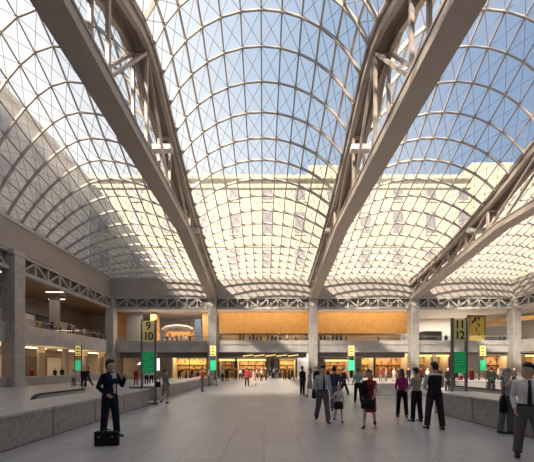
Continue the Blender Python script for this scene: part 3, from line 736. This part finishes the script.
def person(label, loc, H, rz, rig, top, bottom, hair, skin=None, vox=.0075, **o):
    """top/bottom: (kind, material)"""
    t = thing('person', label, 'person', (loc[0], loc[1], 0), R(rz), o.get('group')); k = H/1.75; t.scale = (k, k, k)
    skin = skin or SKIN; g = rig; cv = max(.010, vox*1.3)
    b = MB(); g.torso(b, -.018, z0=.84); g.headmesh(b)
    for s in (1, -1): g.arm(b, s, -.004); g.leg(b, s, -.003); g.foot(s, b, -.004); g.hand(b, s, o.get('curl', 35))
    solid(b, 'body', skin, t, vox)
    kind, m = top
    b = MB()
    if kind == 'jacket':
        g.torso(b, .018, z0=.78)
        for s in (1, -1): g.arm(b, s, .011)
    elif kind in ('shirt', 'vest'):
        g.torso(b, .006, z0=.84)
        for s in (1, -1): g.arm(b, s, .006, 1.0 if not o.get('short') else .5)
    elif kind == 'sleeveless':
        g.torso(b, .004, z0=.92)
        for s in (1, -1): g.arm(b, s, .008, .2)
    if kind in ('shirt', 'jacket', 'vest'):
        b.stack([(1.445-g.dz,.075,.07,.006), (1.49-g.dz,.062,.064,.006)], 14)
    solid(b, {'jacket': 'jacket', 'shirt': 'shirt', 'vest': 'shirt', 'sleeveless': 'top'}[kind], m, t, cv)
    if kind == 'vest':
        b = MB(); g.torso(b, .019, z0=.84, z1=1.44); solid(b, 'waistcoat', o['vest'], t, cv)
    z = -g.dz
    if o.get('front'):                       # shirt front in the jacket opening
        b = MB().raw([(-.02,-.145,1.0+z), (.02,-.145,1.0+z), (.065,-.125,1.44+z), (-.065,-.125,1.44+z), (-.02,-.09,1.0+z), (.02,-.09,1.0+z), (.065,-.05,1.47+z), (-.065,-.05,1.47+z)], [(0,1,2,3), (7,6,5,4), (0,4,5,1), (1,5,6,2), (2,6,7,3), (3,7,4,0)])
        b.obj('shirt_front', o['front'], t, bevel=.006)
    if o.get('tie'):
        b = MB(); yy = -.138
        b.loft([[(-w, y, q+z), (w, y, q+z), (w, y+.012, q+z), (-w, y+.012, q+z)] for q, w, y in ((1.455,.018,-.088), (1.425,.022,-.108), (1.39,.017,-.128), (1.30,.026,yy-.004), (1.15,.03,yy+.003), (1.03,.034,yy+.003), (.99,.004,yy))])
        b.obj('tie', o['tie'], t)
    kind2, m2 = bottom
    if kind2 == 'trousers':
        b = MB(); g.torso(b, .016, z0=.78, z1=1.01)
        for s in (1, -1): g.leg(b, s, .014)
        solid(b, 'trousers', m2, t, cv)
        b = MB(); b.stack([(.985+z,.18 if not g.fem else .17,.134,.003), (1.02+z,.176 if not g.fem else .162,.13,.002)], 18); b.obj('belt', SHOE, t)
    elif kind2 == 'shorts':
        b = MB(); g.torso(b, .02, z0=.78, z1=1.01)
        for s in (1, -1): g.leg(b, s, .02, .5, .02)
        solid(b, 'shorts', m2, t, cv)
    elif kind2 == 'skirt':
        h = o.get('hem', .5); b = MB()
        b.stack([(h+z,.17,.17,-.01), (h+.04+z,.20,.185,-.01), (.72+z,.195,.165,0), (.88+z,.185,.145,.008), (1.0+z,.16,.125,0), (1.06+z,.14,.11,0)], 20); solid(b, 'skirt', m2, t, cv)
    for s in (1, -1):
        b = MB(); g.foot(s, b, .006); b.obj('shoe', o.get('shoe', SHOE), t, smooth=True)
    b = MB()
    hs = [(1.565,.045,.03,.07), (1.60,.073,.050,.058), (1.65,.083,.070,.040), (1.685,.083,.088,.022), (1.71,.080,.101,.008), (1.74,.068,.092,.002), (1.77,.040,.062,.0), (1.782,.018,.03,.0)]
    if o.get('long'): hs = [(1.44,.05,.018,.10), (1.50,.072,.03,.09), (1.56,.08,.05,.07)] + hs[1:]
    hs = [(z + (.014 if z > 1.62 else 0), *q) for z, *q in hs]
    b.stack(hs, 18, g.ht); solid(b, 'hair', hair, t, cv)
    if vox < .012:
        for s in (1, -1):
            b = MB(); b.stack([(1.640,.004,.003,-.089,s*.028), (1.645,.011,.006,-.090,s*.028), (1.650,.004,.003,-.089,s*.028)], 8, g.ht); b.obj('eye', EYEW, t)
        b = MB(); b.stack([(1.552,.010,.004,-.090), (1.557,.022,.008,-.089), (1.563,.010,.004,-.090)], 10, g.ht); b.obj('mouth', LIP, t)
    return t
NAVY = cmat('navy_suit', (.016, .020, .036)); LSHIRT = cmat('pale_shirt', (.60, .60, .62)); WSHIRT = cmat('white_shirt', (.80, .79, .78)); GSHIRT = cmat('grey_shirt', (.56, .56, .60))
GTROU = cmat('grey_trousers', (.15, .14, .14)); BLK = cmat('black_cloth', (.016, .015, .018)); MAG = cmat('magenta_knit', (.36, .03, .20)); BEI = cmat('beige_knit', (.45, .38, .31))
RED = cmat('dark_red_cloth', (.28, .03, .04)); TIE = cmat('dark_tie', (.05, .035, .05)); NVS = cmat('navy_shirt', (.05, .07, .13)); JEAN = cmat('grey_jeans', (.15, .17, .20))
TEAL = cmat('teal_top', (.30, .42, .42)); GTOP = cmat('grey_top', (.36, .35, .36)); KHA = cmat('khaki_cloth', (.32, .27, .20)); PAT = cmat('grey_pattern_top', (.22, .22, .19)); ARED = cmat('red_coat', (.35, .04, .04)); GRN = cmat('green_jacket', (.02, .032, .026)); WCH = cmat('white_top', (.72, .68, .64))
CHAR = cmat('charcoal_waistcoat', (.025, .022, .03)); CTRO = cmat('charcoal_trousers', (.045, .04, .045)); PINK = cmat('pink_top', (.50, .30, .28))

STAND = [(2, 4, 2), (-3, 5, 1)]; ARMS = [(2, 9, 10, 4), (-3, 9, 8, 4)]
def U(px, yf): u = EYE/(yf - HY); return ((px - VX)*u, F*u)
# man with the briefcase
x, y = U(110, 437)
person('man in dark navy suit standing by the lower left parapet with a raised hand', (x, y), 1.86, 72, Rig([(7, 3, 4), (-5, 3, 0)], [(28, 10, 146, -14), (-20, 13, 44, -20)], (14, 2)), ('jacket', NAVY), ('trousers', NAVY), HAIRD, front=LSHIRT, curl=55)
def case(name, label, loc, rz, w, d, h, m, handle=True):
    t = thing(name, label, 'bag', loc, R(rz))
    MB().box(-w/2, w/2, -d/2, d/2, 0, h).obj('case_body', m, t, bevel=.015)
    MB().box(-w/2-.004, w/2+.004, -d/2-.004, d/2+.004, h*.62, h*.66).obj('seam', SHOE, t)
    for s in (-1, 1): MB().box(s*w*.28-.02, s*w*.28+.02, -d/2-.012, -d/2, h*.58, h*.7).obj('clasp', mat('clasp_metal', (.35, .3, .2), .3, 1), t)
    if handle: MB().path([(-.07, 0, h), (-.065, 0, h+.035), (.065, 0, h+.035), (.07, 0, h)], .02, .02, (0, 1, 0)).obj('handle', SHOE, t)
    return t
xb, yb = U(107, 445.5)
case('briefcase', 'black briefcase standing on the floor beside the man in navy suit', (xb, yb, 0), 6, .49, .13, .31, cmat('black_leather', (.022, .02, .02)))
# woman with black bag, walking away
x, y = U(165.5, 404)
person('woman in grey patterned top and khaki skirt walking beyond the dark sign post', (x, y), 1.66, 152, Rig([(18, 2, 6), (-16, 2, 32)], [(10, 8, 22, 2), (-8, 10, 30, 0)], (0, 4), True), ('shirt', PAT), ('skirt', KHA), HAIRB, hem=.42, vox=.012)
def handbag(label, loc, rz, w, h, m, drop=.3):
    t = thing('handbag', label, 'bag', loc, R(rz))
    MB().stack([(0, w*.45, .05, 0), (.03, w*.5, .07, 0), (h*.6, w*.47, .06, 0), (h, w*.36, .025, 0)], 14).obj('bag_body', m, t, smooth=True)
    MB().path([(-w*.32, 0, h*.95), (-w*.22, 0, h+drop*.7), (0, 0, h+drop), (w*.22, 0, h+drop*.7), (w*.32, 0, h*.95)], .02, .012, (0, 1, 0)).obj('strap', SHOE, t)
    return t
BAGM = cmat('bag_leather', (.02, .017, .017))
handbag('black handbag hanging from the woman in patterned top', (x-.31, y-.08, .80), 60, .30, .24, BAGM, .3)
# tie man, walking towards the camera, head bowed
x, y = U(322.5, 421.8)
person('man in pale grey shirt and dark tie walking towards the camera holding a child', (x, y), 1.77, 8, Rig([(14, 2, 2), (-12, 2, 16)], [(3, 9, 12, 6), (-4, 8, 6, 4)], (4, 16)), ('shirt', GSHIRT), ('trousers', GTROU), HAIRD, tie=TIE)
handbag('black shoulder bag at the hip of the man in grey shirt and tie', (x-.27, y-.02, .74), 75, .30, .30, BAGM, .55)
x2, y2 = U(338, 423)
person('small blond child in white top and dark shorts beside the man with the tie', (x+.50, y-.02), 1.14, 6, Rig([(10, 3, 2), (-10, 3, 20)], [(4, 12, 20, 8), (30, 38, 52, 44)], (0, 8), True), ('shirt', WCH), ('shorts', CTRO), HAIRL, short=True, vox=.009)
x, y = U(334.5, 411)
person('man in navy shirt and grey jeans partly hidden behind the child', (x, y), 1.74, 150, Rig([(10, 3, 4), (-10, 3, 16)], [(4, 12, 16, 4), (-6, 12, 8, 4)]), ('shirt', NVS), ('trousers', JEAN), HAIRD, vox=.012)
x, y = U(344, 394.5)
person('person in black striding right, behind the man in navy shirt', (x, y), 1.74, 95, Rig([(26, 3, 6), (-24, 3, 22)], [(-18, 10, -6, 6), (20, 10, 34, 4)]), ('jacket', BLK), ('trousers', BLK), HAIRD, vox=.015)
# teal top woman
x, y = U(358, 402.8)
person('woman in pale teal top and black trousers seen from behind', (x, y), 1.66, 165, Rig(STAND, [(6, 14, 40, 10), (-6, 10, 16, 4)], (0, 6), True), ('shirt', TEAL), ('trousers', BLK), HAIRB, vox=.012)
# red dress
x, y = U(369.5, 427.2)
person('woman in sleeveless dark red dress walking left with a black bag', (x, y), 1.64, -30, Rig([(-16, 1, 14), (18, 2, 4)], [(4, 9, 40, -12), (8, 10, 34, -10)], (-12, 10), True), ('sleeveless', RED), ('skirt', RED), HAIRB, hem=.50, long=True, curl=60)
handbag('large black bag hanging in front of the woman in red dress', (x-.14, y-.26, .56), -20, .36, .26, BAGM, .14)
tag(MB().tube([(x-.16, y-.10, 1.32), (x-.2, y-.13, 1.15), (x-.20, y-.15, .95), (x-.17, y-.16, .82)], [(.05,.03), (.085,.035), (.085,.035), (.05,.03)], 12).obj('cardigan', BLK, smooth=True), 'folded black cardigan over the arm of the woman in red dress', 'clothing')
# magenta
x, y = U(402, 417)
person('woman in magenta top and black trousers seen from behind', (x, y), 1.62, 168, Rig([(3, 4, 2), (-4, 4, 2)], [(10, 10, 50, -12), (8, 10, 42, -10)], (0, 8), True), ('shirt', MAG), ('trousers', BLK), HAIRB, long=True, vox=.009)
x, y = U(416.5, 421.5)
person('dark-haired person in beige top and black trousers beside the magenta top', (x, y), 1.67, 200, Rig([(3, 3, 2), (-3, 3, 2)], [(12, 10, 60, -16), (10, 10, 50, -12)], (0, 12), True), ('shirt', BEI), ('trousers', BLK), HAIRD, vox=.009)
x, y = U(434.5, 429)
person('man in black waistcoat and white shirt standing with feet apart, back to camera', (x, y), 1.82, 176, Rig([(3, 7, 2), (-3, 7, 2)], [(14, 12, 62, -30), (12, 13, 70, -26)], (10, 6)), ('vest', WSHIRT), ('trousers', CTRO), HAIRD, vest=CHAR)
# grey haired woman beside the parapet
x, y = U(504.5, 432.5)
person('grey-haired woman in grey top and tight grey jeans by the lower right parapet', (x-.07, y-.15), 1.64, 18, Rig([(4, 1, 4), (-5, 2, 2)], [(20, 14, 60, -20), (42, 46, 125, -4)], (-8, 6), True), ('shirt', GTOP), ('trousers', JEAN), HAIRG, short=True)
x, y = U(528.5, 458.6)
person('man in white shirt with dark tie and grey trousers at the right frame edge', (x, y), 1.75, -34, Rig([(6, 6, 4), (-4, 5, 2)], [(4, 8, 20, 4), (-8, 10, 30, -4)], (-42, 4)), ('shirt', WSHIRT), ('trousers', GTROU), HAIRD, tie=TIE)
handbag('black bag between the grey-haired woman and the man at the frame edge', (x-.27, y+.24, .82), 40, .22, .34, BAGM, .3)

# ---- figures in the distance: a few prototypes, copied
def proto(rig, top, bottom, hair, **k): return person('x', (0, -60), 1.75, 0, rig, top, bottom, hair, vox=.022, **k)
PR = {
 'man': proto(Rig(STAND, ARMS), ('jacket', BLK), ('trousers', BLK), HAIRD),
 'walk': proto(Rig([(20, 2, 4), (-18, 2, 20)], [(-14, 8, 0, 4), (16, 8, 34, 2)]), ('jacket', BLK), ('trousers', BLK), HAIRD),
 'fem': proto(Rig(STAND, [(6, 8, 40, -6), (4, 8, 20, 2)], fem=True), ('shirt', WCH), ('trousers', BLK), HAIRB),
 'skirt': proto(Rig([(12, 2, 4), (-12, 2, 14)], ARMS, fem=True), ('shirt', WCH), ('skirt', BLK), HAIRB, long=True),
}
used = set()
def far(kind, label, loc, rz, H, top, bot, hair=None, group=None):
    p = PR[kind]
    if kind not in used: used.add(kind); r = p
    else: r = copy_tree(p)
    r.location = loc; r.rotation_euler = (0, 0, R(rz)); k = H/1.75; r.scale = (k, k, k)
    r['label'] = label
    if group: r['group'] = group
    for c in r.children:
        n = c.name.split('.')[0]
        m = {'jacket': top, 'shirt': top, 'top': top, 'trousers': bot, 'skirt': bot, 'hair': hair}.get(n)
        if m: c.material_slots[0].link = 'OBJECT'; c.material_slots[0].material = m
    return r
FL = [ # kind, px, feet y, height, rz, top, bottom, hair, label
 ('man', 302.5, 395, 1.78, 130, BLK, BLK, HAIRD, 'man in black suit standing right of centre, left of the man with the tie'),
 ('skirt', 310, 396.5, 1.64, -120, BEI, KHA, HAIRB, 'woman in beige dress facing the man in black suit'),
 ('man', 316.5, 392, 1.74, 20, BLK, BLK, HAIRD, 'dark figure just behind the left shoulder of the man with the tie'),
 ('man', 247, 386.5, 1.72, 170, ARED, BLK, HAIRB, 'person in dark red jacket walking near the centre of the hall'),
 ('skirt', 254, 385.5, 1.60, -160, PINK, PINK, HAIRB, 'woman in pink beside the person in dark red jacket'),
 ('fem', 261.5, 380.8, 1.66, 60, WCH, BLK, HAIRB, 'person in white top and dark trousers in front of the amber shop'),
 ('man', 266, 380.2, 1.70, -60, BLK, BLK, HAIRD, 'dark figure right of the white top in front of the dark pier'),
 ('man', 284.7, 379.6, 1.70, 30, ARED, BLK, HAIRD, 'dark red figure in front of the small golden shop'),
 ('walk', 292.3, 380.4, 1.72, 90, BLK, BLK, HAIRD, 'dark figure striding right of the small golden shop'),
 ('fem', 280, 378.9, 1.65, 0, JEAN, BLK, HAIRG, 'greyish figure left of the small golden shop'),
 ('man', 276.5, 379.2, 1.70, 100, BLK, CTRO, HAIRD, 'dark figure between the two dark piers'),
 ('fem', 222.5, 381.4, 1.66, 150, TEAL, BLK, HAIRD, 'person in pale blue top right of the left truss column'),
 ('man', 227, 381.2, 1.72, 210, BLK, BLK, HAIRD, 'dark figure beside the pale blue top near the left truss column'),
 ('fem', 236, 379.5, 1.64, 90, CTRO, BLK, HAIRD, 'grey figure left of the amber shop'),
 ('man', 202.4, 391.5, 1.70, 120, ARED, GTROU, HAIRD, 'person in dark red at the end of the far left parapet'),
 ('fem', 209, 386, 1.66, -90, WCH, KHA, HAIRB, 'person in white top just left of the left truss column'),
 ('man', 136, 385.5, 1.68, 60, RED, RED, HAIRB, 'person in red left of the nine and ten sign'),
 ('fem', 146.5, 384.5, 1.66, 0, WCH, BLK, HAIRD, 'white top figure just under the green panel of the nine and ten sign'),
 ('fem', 151.5, 384.5, 1.66, 30, WCH, BLK, HAIRB, 'second white top figure under the green panel, next to the sign post'),
 ('walk', 88, 386.5, 1.78, -80, BLK, BLK, HAIRD, 'dark figure walking at left, rightmost of its cluster'),
 ('man', 84, 387.5, 1.70, 40, BLK, BLK, HAIRD, 'bulky dark figure in the middle of the left cluster'),
 ('fem', 73.5, 386, 1.50, 80, WCH, GTROU, HAIRD, 'figure in pale top, leftmost of the left cluster'),
 ('man', 32, 382, 1.68, 20, ARED, BLK, HAIRD, 'person in red behind the low wall by the left aisle'),
 ('man', 55, 380.8, 1.66, 10, CTRO, BLK, HAIRD, 'dark figure in the left aisle, left of its neighbour'),
 ('man', 62, 380.6, 1.72, 200, NAVY, BLK, HAIRD, 'dark blue figure in the left aisle near the distant sign'),
 ('fem', 179.5, 380.5, 1.66, 0, BLK, BLK, HAIRD, 'dark figure in front of the gold glittering shop'),
 ('man', 186, 380, 1.72, 90, RED, BLK, HAIRB, 'reddish figure in front of the gold glittering shop'),
 ('man', 386, 381, 1.62, 60, PINK, GTROU, HAIRB, 'person in pink at the left end of the wide amber shop'),
 ('fem', 380.5, 381.3, 1.60, -30, RED, GTROU, HAIRB, 'person in red left of the pink top at the wide amber shop'),
 ('fem', 394, 380.6, 1.66, 10, WCH, BEI, HAIRL, 'pale figure in front of the wide amber shop'),
 ('man', 408.5, 383, 1.72, 0, BLK, BLK, HAIRD, 'dark-haired figure behind the magenta top'),
 ('fem', 427.5, 386.5, 1.72, 20, WCH, BLK, HAIRB, 'pale figure left of the man in black waistcoat, farther away'),
 ('man', 447.5, 391, 1.74, 30, BLK, BLK, HAIRD, 'man in black suit behind the parapet, left of the eleven and twelve sign'),
 ('man', 452.5, 389, 1.72, -20, BLK, BLK, HAIRD, 'dark figure behind the left post of the eleven and twelve sign'),
 ('fem', 460.5, 386, 1.64, 0, WCH, RED, HAIRB, 'white top figure below the green panel of the eleven and twelve sign'),
 ('man', 471.7, 386.5, 1.72, 10, ARED, RED, HAIRD, 'person all in dark red right of the eleven and twelve sign'),
 ('man', 491.5, 392.5, 1.72, 150, GRN, BLK, HAIRD, 'person in dark green jacket behind the right parapet'),
 ('fem', 502, 388, 1.66, -30, WCH, GTROU, HAIRB, 'pale topped figure left of the grey-haired woman, farther away'),
 ('man', 514, 386, 1.72, 0, CTRO, BLK, HAIRD, 'dark figure in the distance between grey-haired woman and right man'),
 ('fem', 498, 383.5, 1.66, 60, BEI, BLK, HAIRB, 'beige figure in front of the warm shop at right'),
]
for kind, px, fy, H, rz, tp, bt, hr, lb in FL:
    x, y = U(px, fy); far(kind, lb, (x, y, 0), rz, H, tp, bt, hr)
for i, (px, fy, tp) in enumerate(((240.5, 379.8, WCH), (243.5, 379.4, BLK), (256.5, 379.6, BEI), (270.5, 379.3, BLK), (274, 379.2, JEAN), (289, 379, BLK), (328, 380, BLK), (366, 381, CTRO), (370.5, 380.6, RED), (215.5, 379.8, BLK), (192, 379.8, CTRO), (198, 379.6, BEI), (399, 381, BLK), (421, 381.5, RED), (440, 382, CTRO), (486, 382, BLK), (531, 384, CTRO))):
    x, y = U(px, fy)
    far(('fem', 'man', 'walk', 'skirt')[i % 4], 'shopper in %s, %s of the small far figures along the shop fronts, counted from the left' % ({'white_top': 'white', 'black_cloth': 'black', 'beige_knit': 'beige', 'grey_jeans': 'grey blue', 'charcoal_trousers': 'charcoal', 'dark_red_cloth': 'dark red'}[tp.name], 'one'), (x, y, 0), 50*i, 1.62+.03*(i % 5), tp, BLK, None)['group'] = 'shoppers along the shop fronts'
# rename their labels by what each stands at
SP = {240.5: 'white-topped shopper at the left end of the amber shop', 243.5: 'black-clad shopper inside the left half of the amber shop', 256.5: 'beige shopper at the right half of the amber shop', 270.5: 'black-clad shopper just right of the first dark pier', 274: 'grey blue shopper at the left side of the second dark pier',
      289: 'black-clad shopper at the middle of the small golden shop', 328: 'black-clad shopper at the orange shop right of the middle column', 366: 'charcoal shopper at the narrow yellow shop', 370.5: 'dark red shopper at the narrow yellow shop', 215.5: 'black-clad shopper right behind the left truss column', 192: 'charcoal shopper at the middle of the gold glittering shop',
      198: 'beige shopper at the right end of the gold glittering shop', 399: 'black-clad shopper at the right end of the wide amber shop', 421: 'dark red shopper right of the right truss column', 440: 'charcoal shopper at the narrow shop left of the near right sign', 486: 'black-clad shopper at the left end of the warm shop on the right', 531: 'charcoal shopper right of the far right column'}
for o_ in S.objects:
    if o_.get('group') == 'shoppers along the shop fronts':
        px = VX + o_.location.x/(o_.location.y/F); k = min(SP, key=lambda q: abs(q-px)); o_['label'] = SP[k]
# people on the upper level, by pixel column
UPL = [(167, BLK), (172, PINK), (177, BLK), (181, ARED), (186, WCH), (190, BLK), (240, BLK), (243.5, BLK), (250, CTRO), (253.5, BLK), (257, JEAN), (261, BLK), (268, RED), (272, BLK), (275.5, BLK), (280, CTRO), (287, WCH), (296, GTROU), (321, CTRO), (324.5, BLK), (328, JEAN), (333, BLK), (337, BLK), (341, CTRO), (346, GTROU), (378.5, BLK), (446, BLK), (466, BEI), (500, GRN), (504, BLK)]
CN = {'black_cloth': 'black', 'pink_top': 'pink', 'red_coat': 'red', 'white_top': 'white', 'charcoal_trousers': 'charcoal', 'grey_jeans': 'grey blue', 'dark_red_cloth': 'dark red', 'grey_trousers': 'grey', 'beige_knit': 'beige', 'green_jacket': 'dark green'}
ORD = ['first', 'second', 'third', 'fourth', 'fifth', 'sixth', 'seventh', 'eighth', 'ninth', 'tenth', 'eleventh', 'twelfth']
cnt = {}
for i, (px, tp) in enumerate(UPL):
    u = (47.2 + (i % 3)*.7 if px > 200 else 49.0)/F; bay = 'beside the small lit bar' if px < 200 else 'below left orange bulkhead' if px < 310 else 'below right orange bulkhead' if px < 410 else 'right of right truss column'
    c = cnt.get(bay, 0); cnt[bay] = c + 1
    far(('man', 'fem', 'walk', 'man')[i % 4], 'person in %s on the far balcony %s, %s from left' % (CN[tp.name], bay, ORD[c]), ((px-VX)*u, u*F, 5.53), 40*i, 1.6+.05*(i % 4), tp, BLK, HAIRD if i % 3 else HAIRB, 'people on the far balcony')
for i, (px, tp) in enumerate(((52, BLK), (55, RED), (60, CTRO), (69, NAVY), (73, BLK), (78, GTROU), (84, WCH), (94, BLK), (97, BLK), (101, CTRO))):
    X = WXL - 1.2 - (i % 3)*.8; u = X/(px-VX)
    far(('man', 'fem', 'walk', 'man')[i % 4], 'person in %s on the left balcony, %s from the camera side' % (CN.get(tp.name, 'navy'), ORD[i]), (X, u*F, 5.53), 70*i, 1.68, tp, BLK, HAIRD, 'people on the left balcony')

# ---------------------------------------------------------------- light, sky, camera
SUN = Vector((-.46, -.68, .58)).normalized()
l = bpy.data.lights.new('sun', 'SUN'); l.energy = 12.5; l.color = (1, .88, .70); l.angle = R(2.4)
o = bpy.data.objects.new('sun', l); COL.objects.link(o); o.rotation_euler = SUN.to_track_quat('Z', 'Y').to_euler(); o.location = SUN*60
w = bpy.data.worlds.new('sky'); S.world = w; w.use_nodes = True; nt = w.node_tree; N = nt.nodes; L = nt.links
bg = N['Background']; tc = N.new('ShaderNodeTexCoord'); sp = N.new('ShaderNodeSeparateXYZ'); L.new(tc.outputs['Generated'], sp.inputs[0])
def mth(op, a, b):
    n = N.new('ShaderNodeMath'); n.operation = op
    for k, v in enumerate((a, b)):
        if isinstance(v, (int, float)): n.inputs[k].default_value = v
        else: L.new(v, n.inputs[k])
    return n.outputs[0]
v = mth('ADD', mth('ADD', mth('MULTIPLY', sp.outputs['X'], .55), mth('MULTIPLY', sp.outputs['Z'], .45)), .12)
rp = N.new('ShaderNodeValToRGB'); L.new(v, rp.inputs['Fac']); e = rp.color_ramp.elements
e[0].position = 0.10; e[0].color = (1.0, 1.0, 1.0, 1)
e[1].position = .80; e[1].color = (.19, .30, .50, 1)
x = rp.color_ramp.elements.new(.27); x.color = (.88, .95, 1.0, 1)
x = rp.color_ramp.elements.new(.42); x.color = (.56, .70, .87, 1)
x = rp.color_ramp.elements.new(.62); x.color = (.30, .44, .66, 1)
L.new(rp.outputs['Color'], bg.inputs['Color']); bg.inputs['Strength'].default_value = 1.0

cam = bpy.data.cameras.new('camera'); cam.sensor_fit = 'HORIZONTAL'; cam.sensor_width = 36; cam.lens = F/534*36
cam.shift_x = (267 - VX)/534; cam.shift_y = (HY - 231)/534; cam.clip_end = 400
co = bpy.data.objects.new('camera', cam); COL.objects.link(co); co.location = (0, 0, EYE); co.rotation_euler = (math.pi/2, 0, 0); S.camera = co
S.view_settings.view_transform = 'Standard'; S.view_settings.look = 'None'; S.view_settings.gamma = 1; S.view_settings.exposure = 0
S.view_settings.use_curve_mapping = False
S.cycles.use_denoising = True
S.cycles.max_bounces = 8; S.cycles.transparent_max_bounces = 24; S.cycles.sample_clamp_indirect = 4
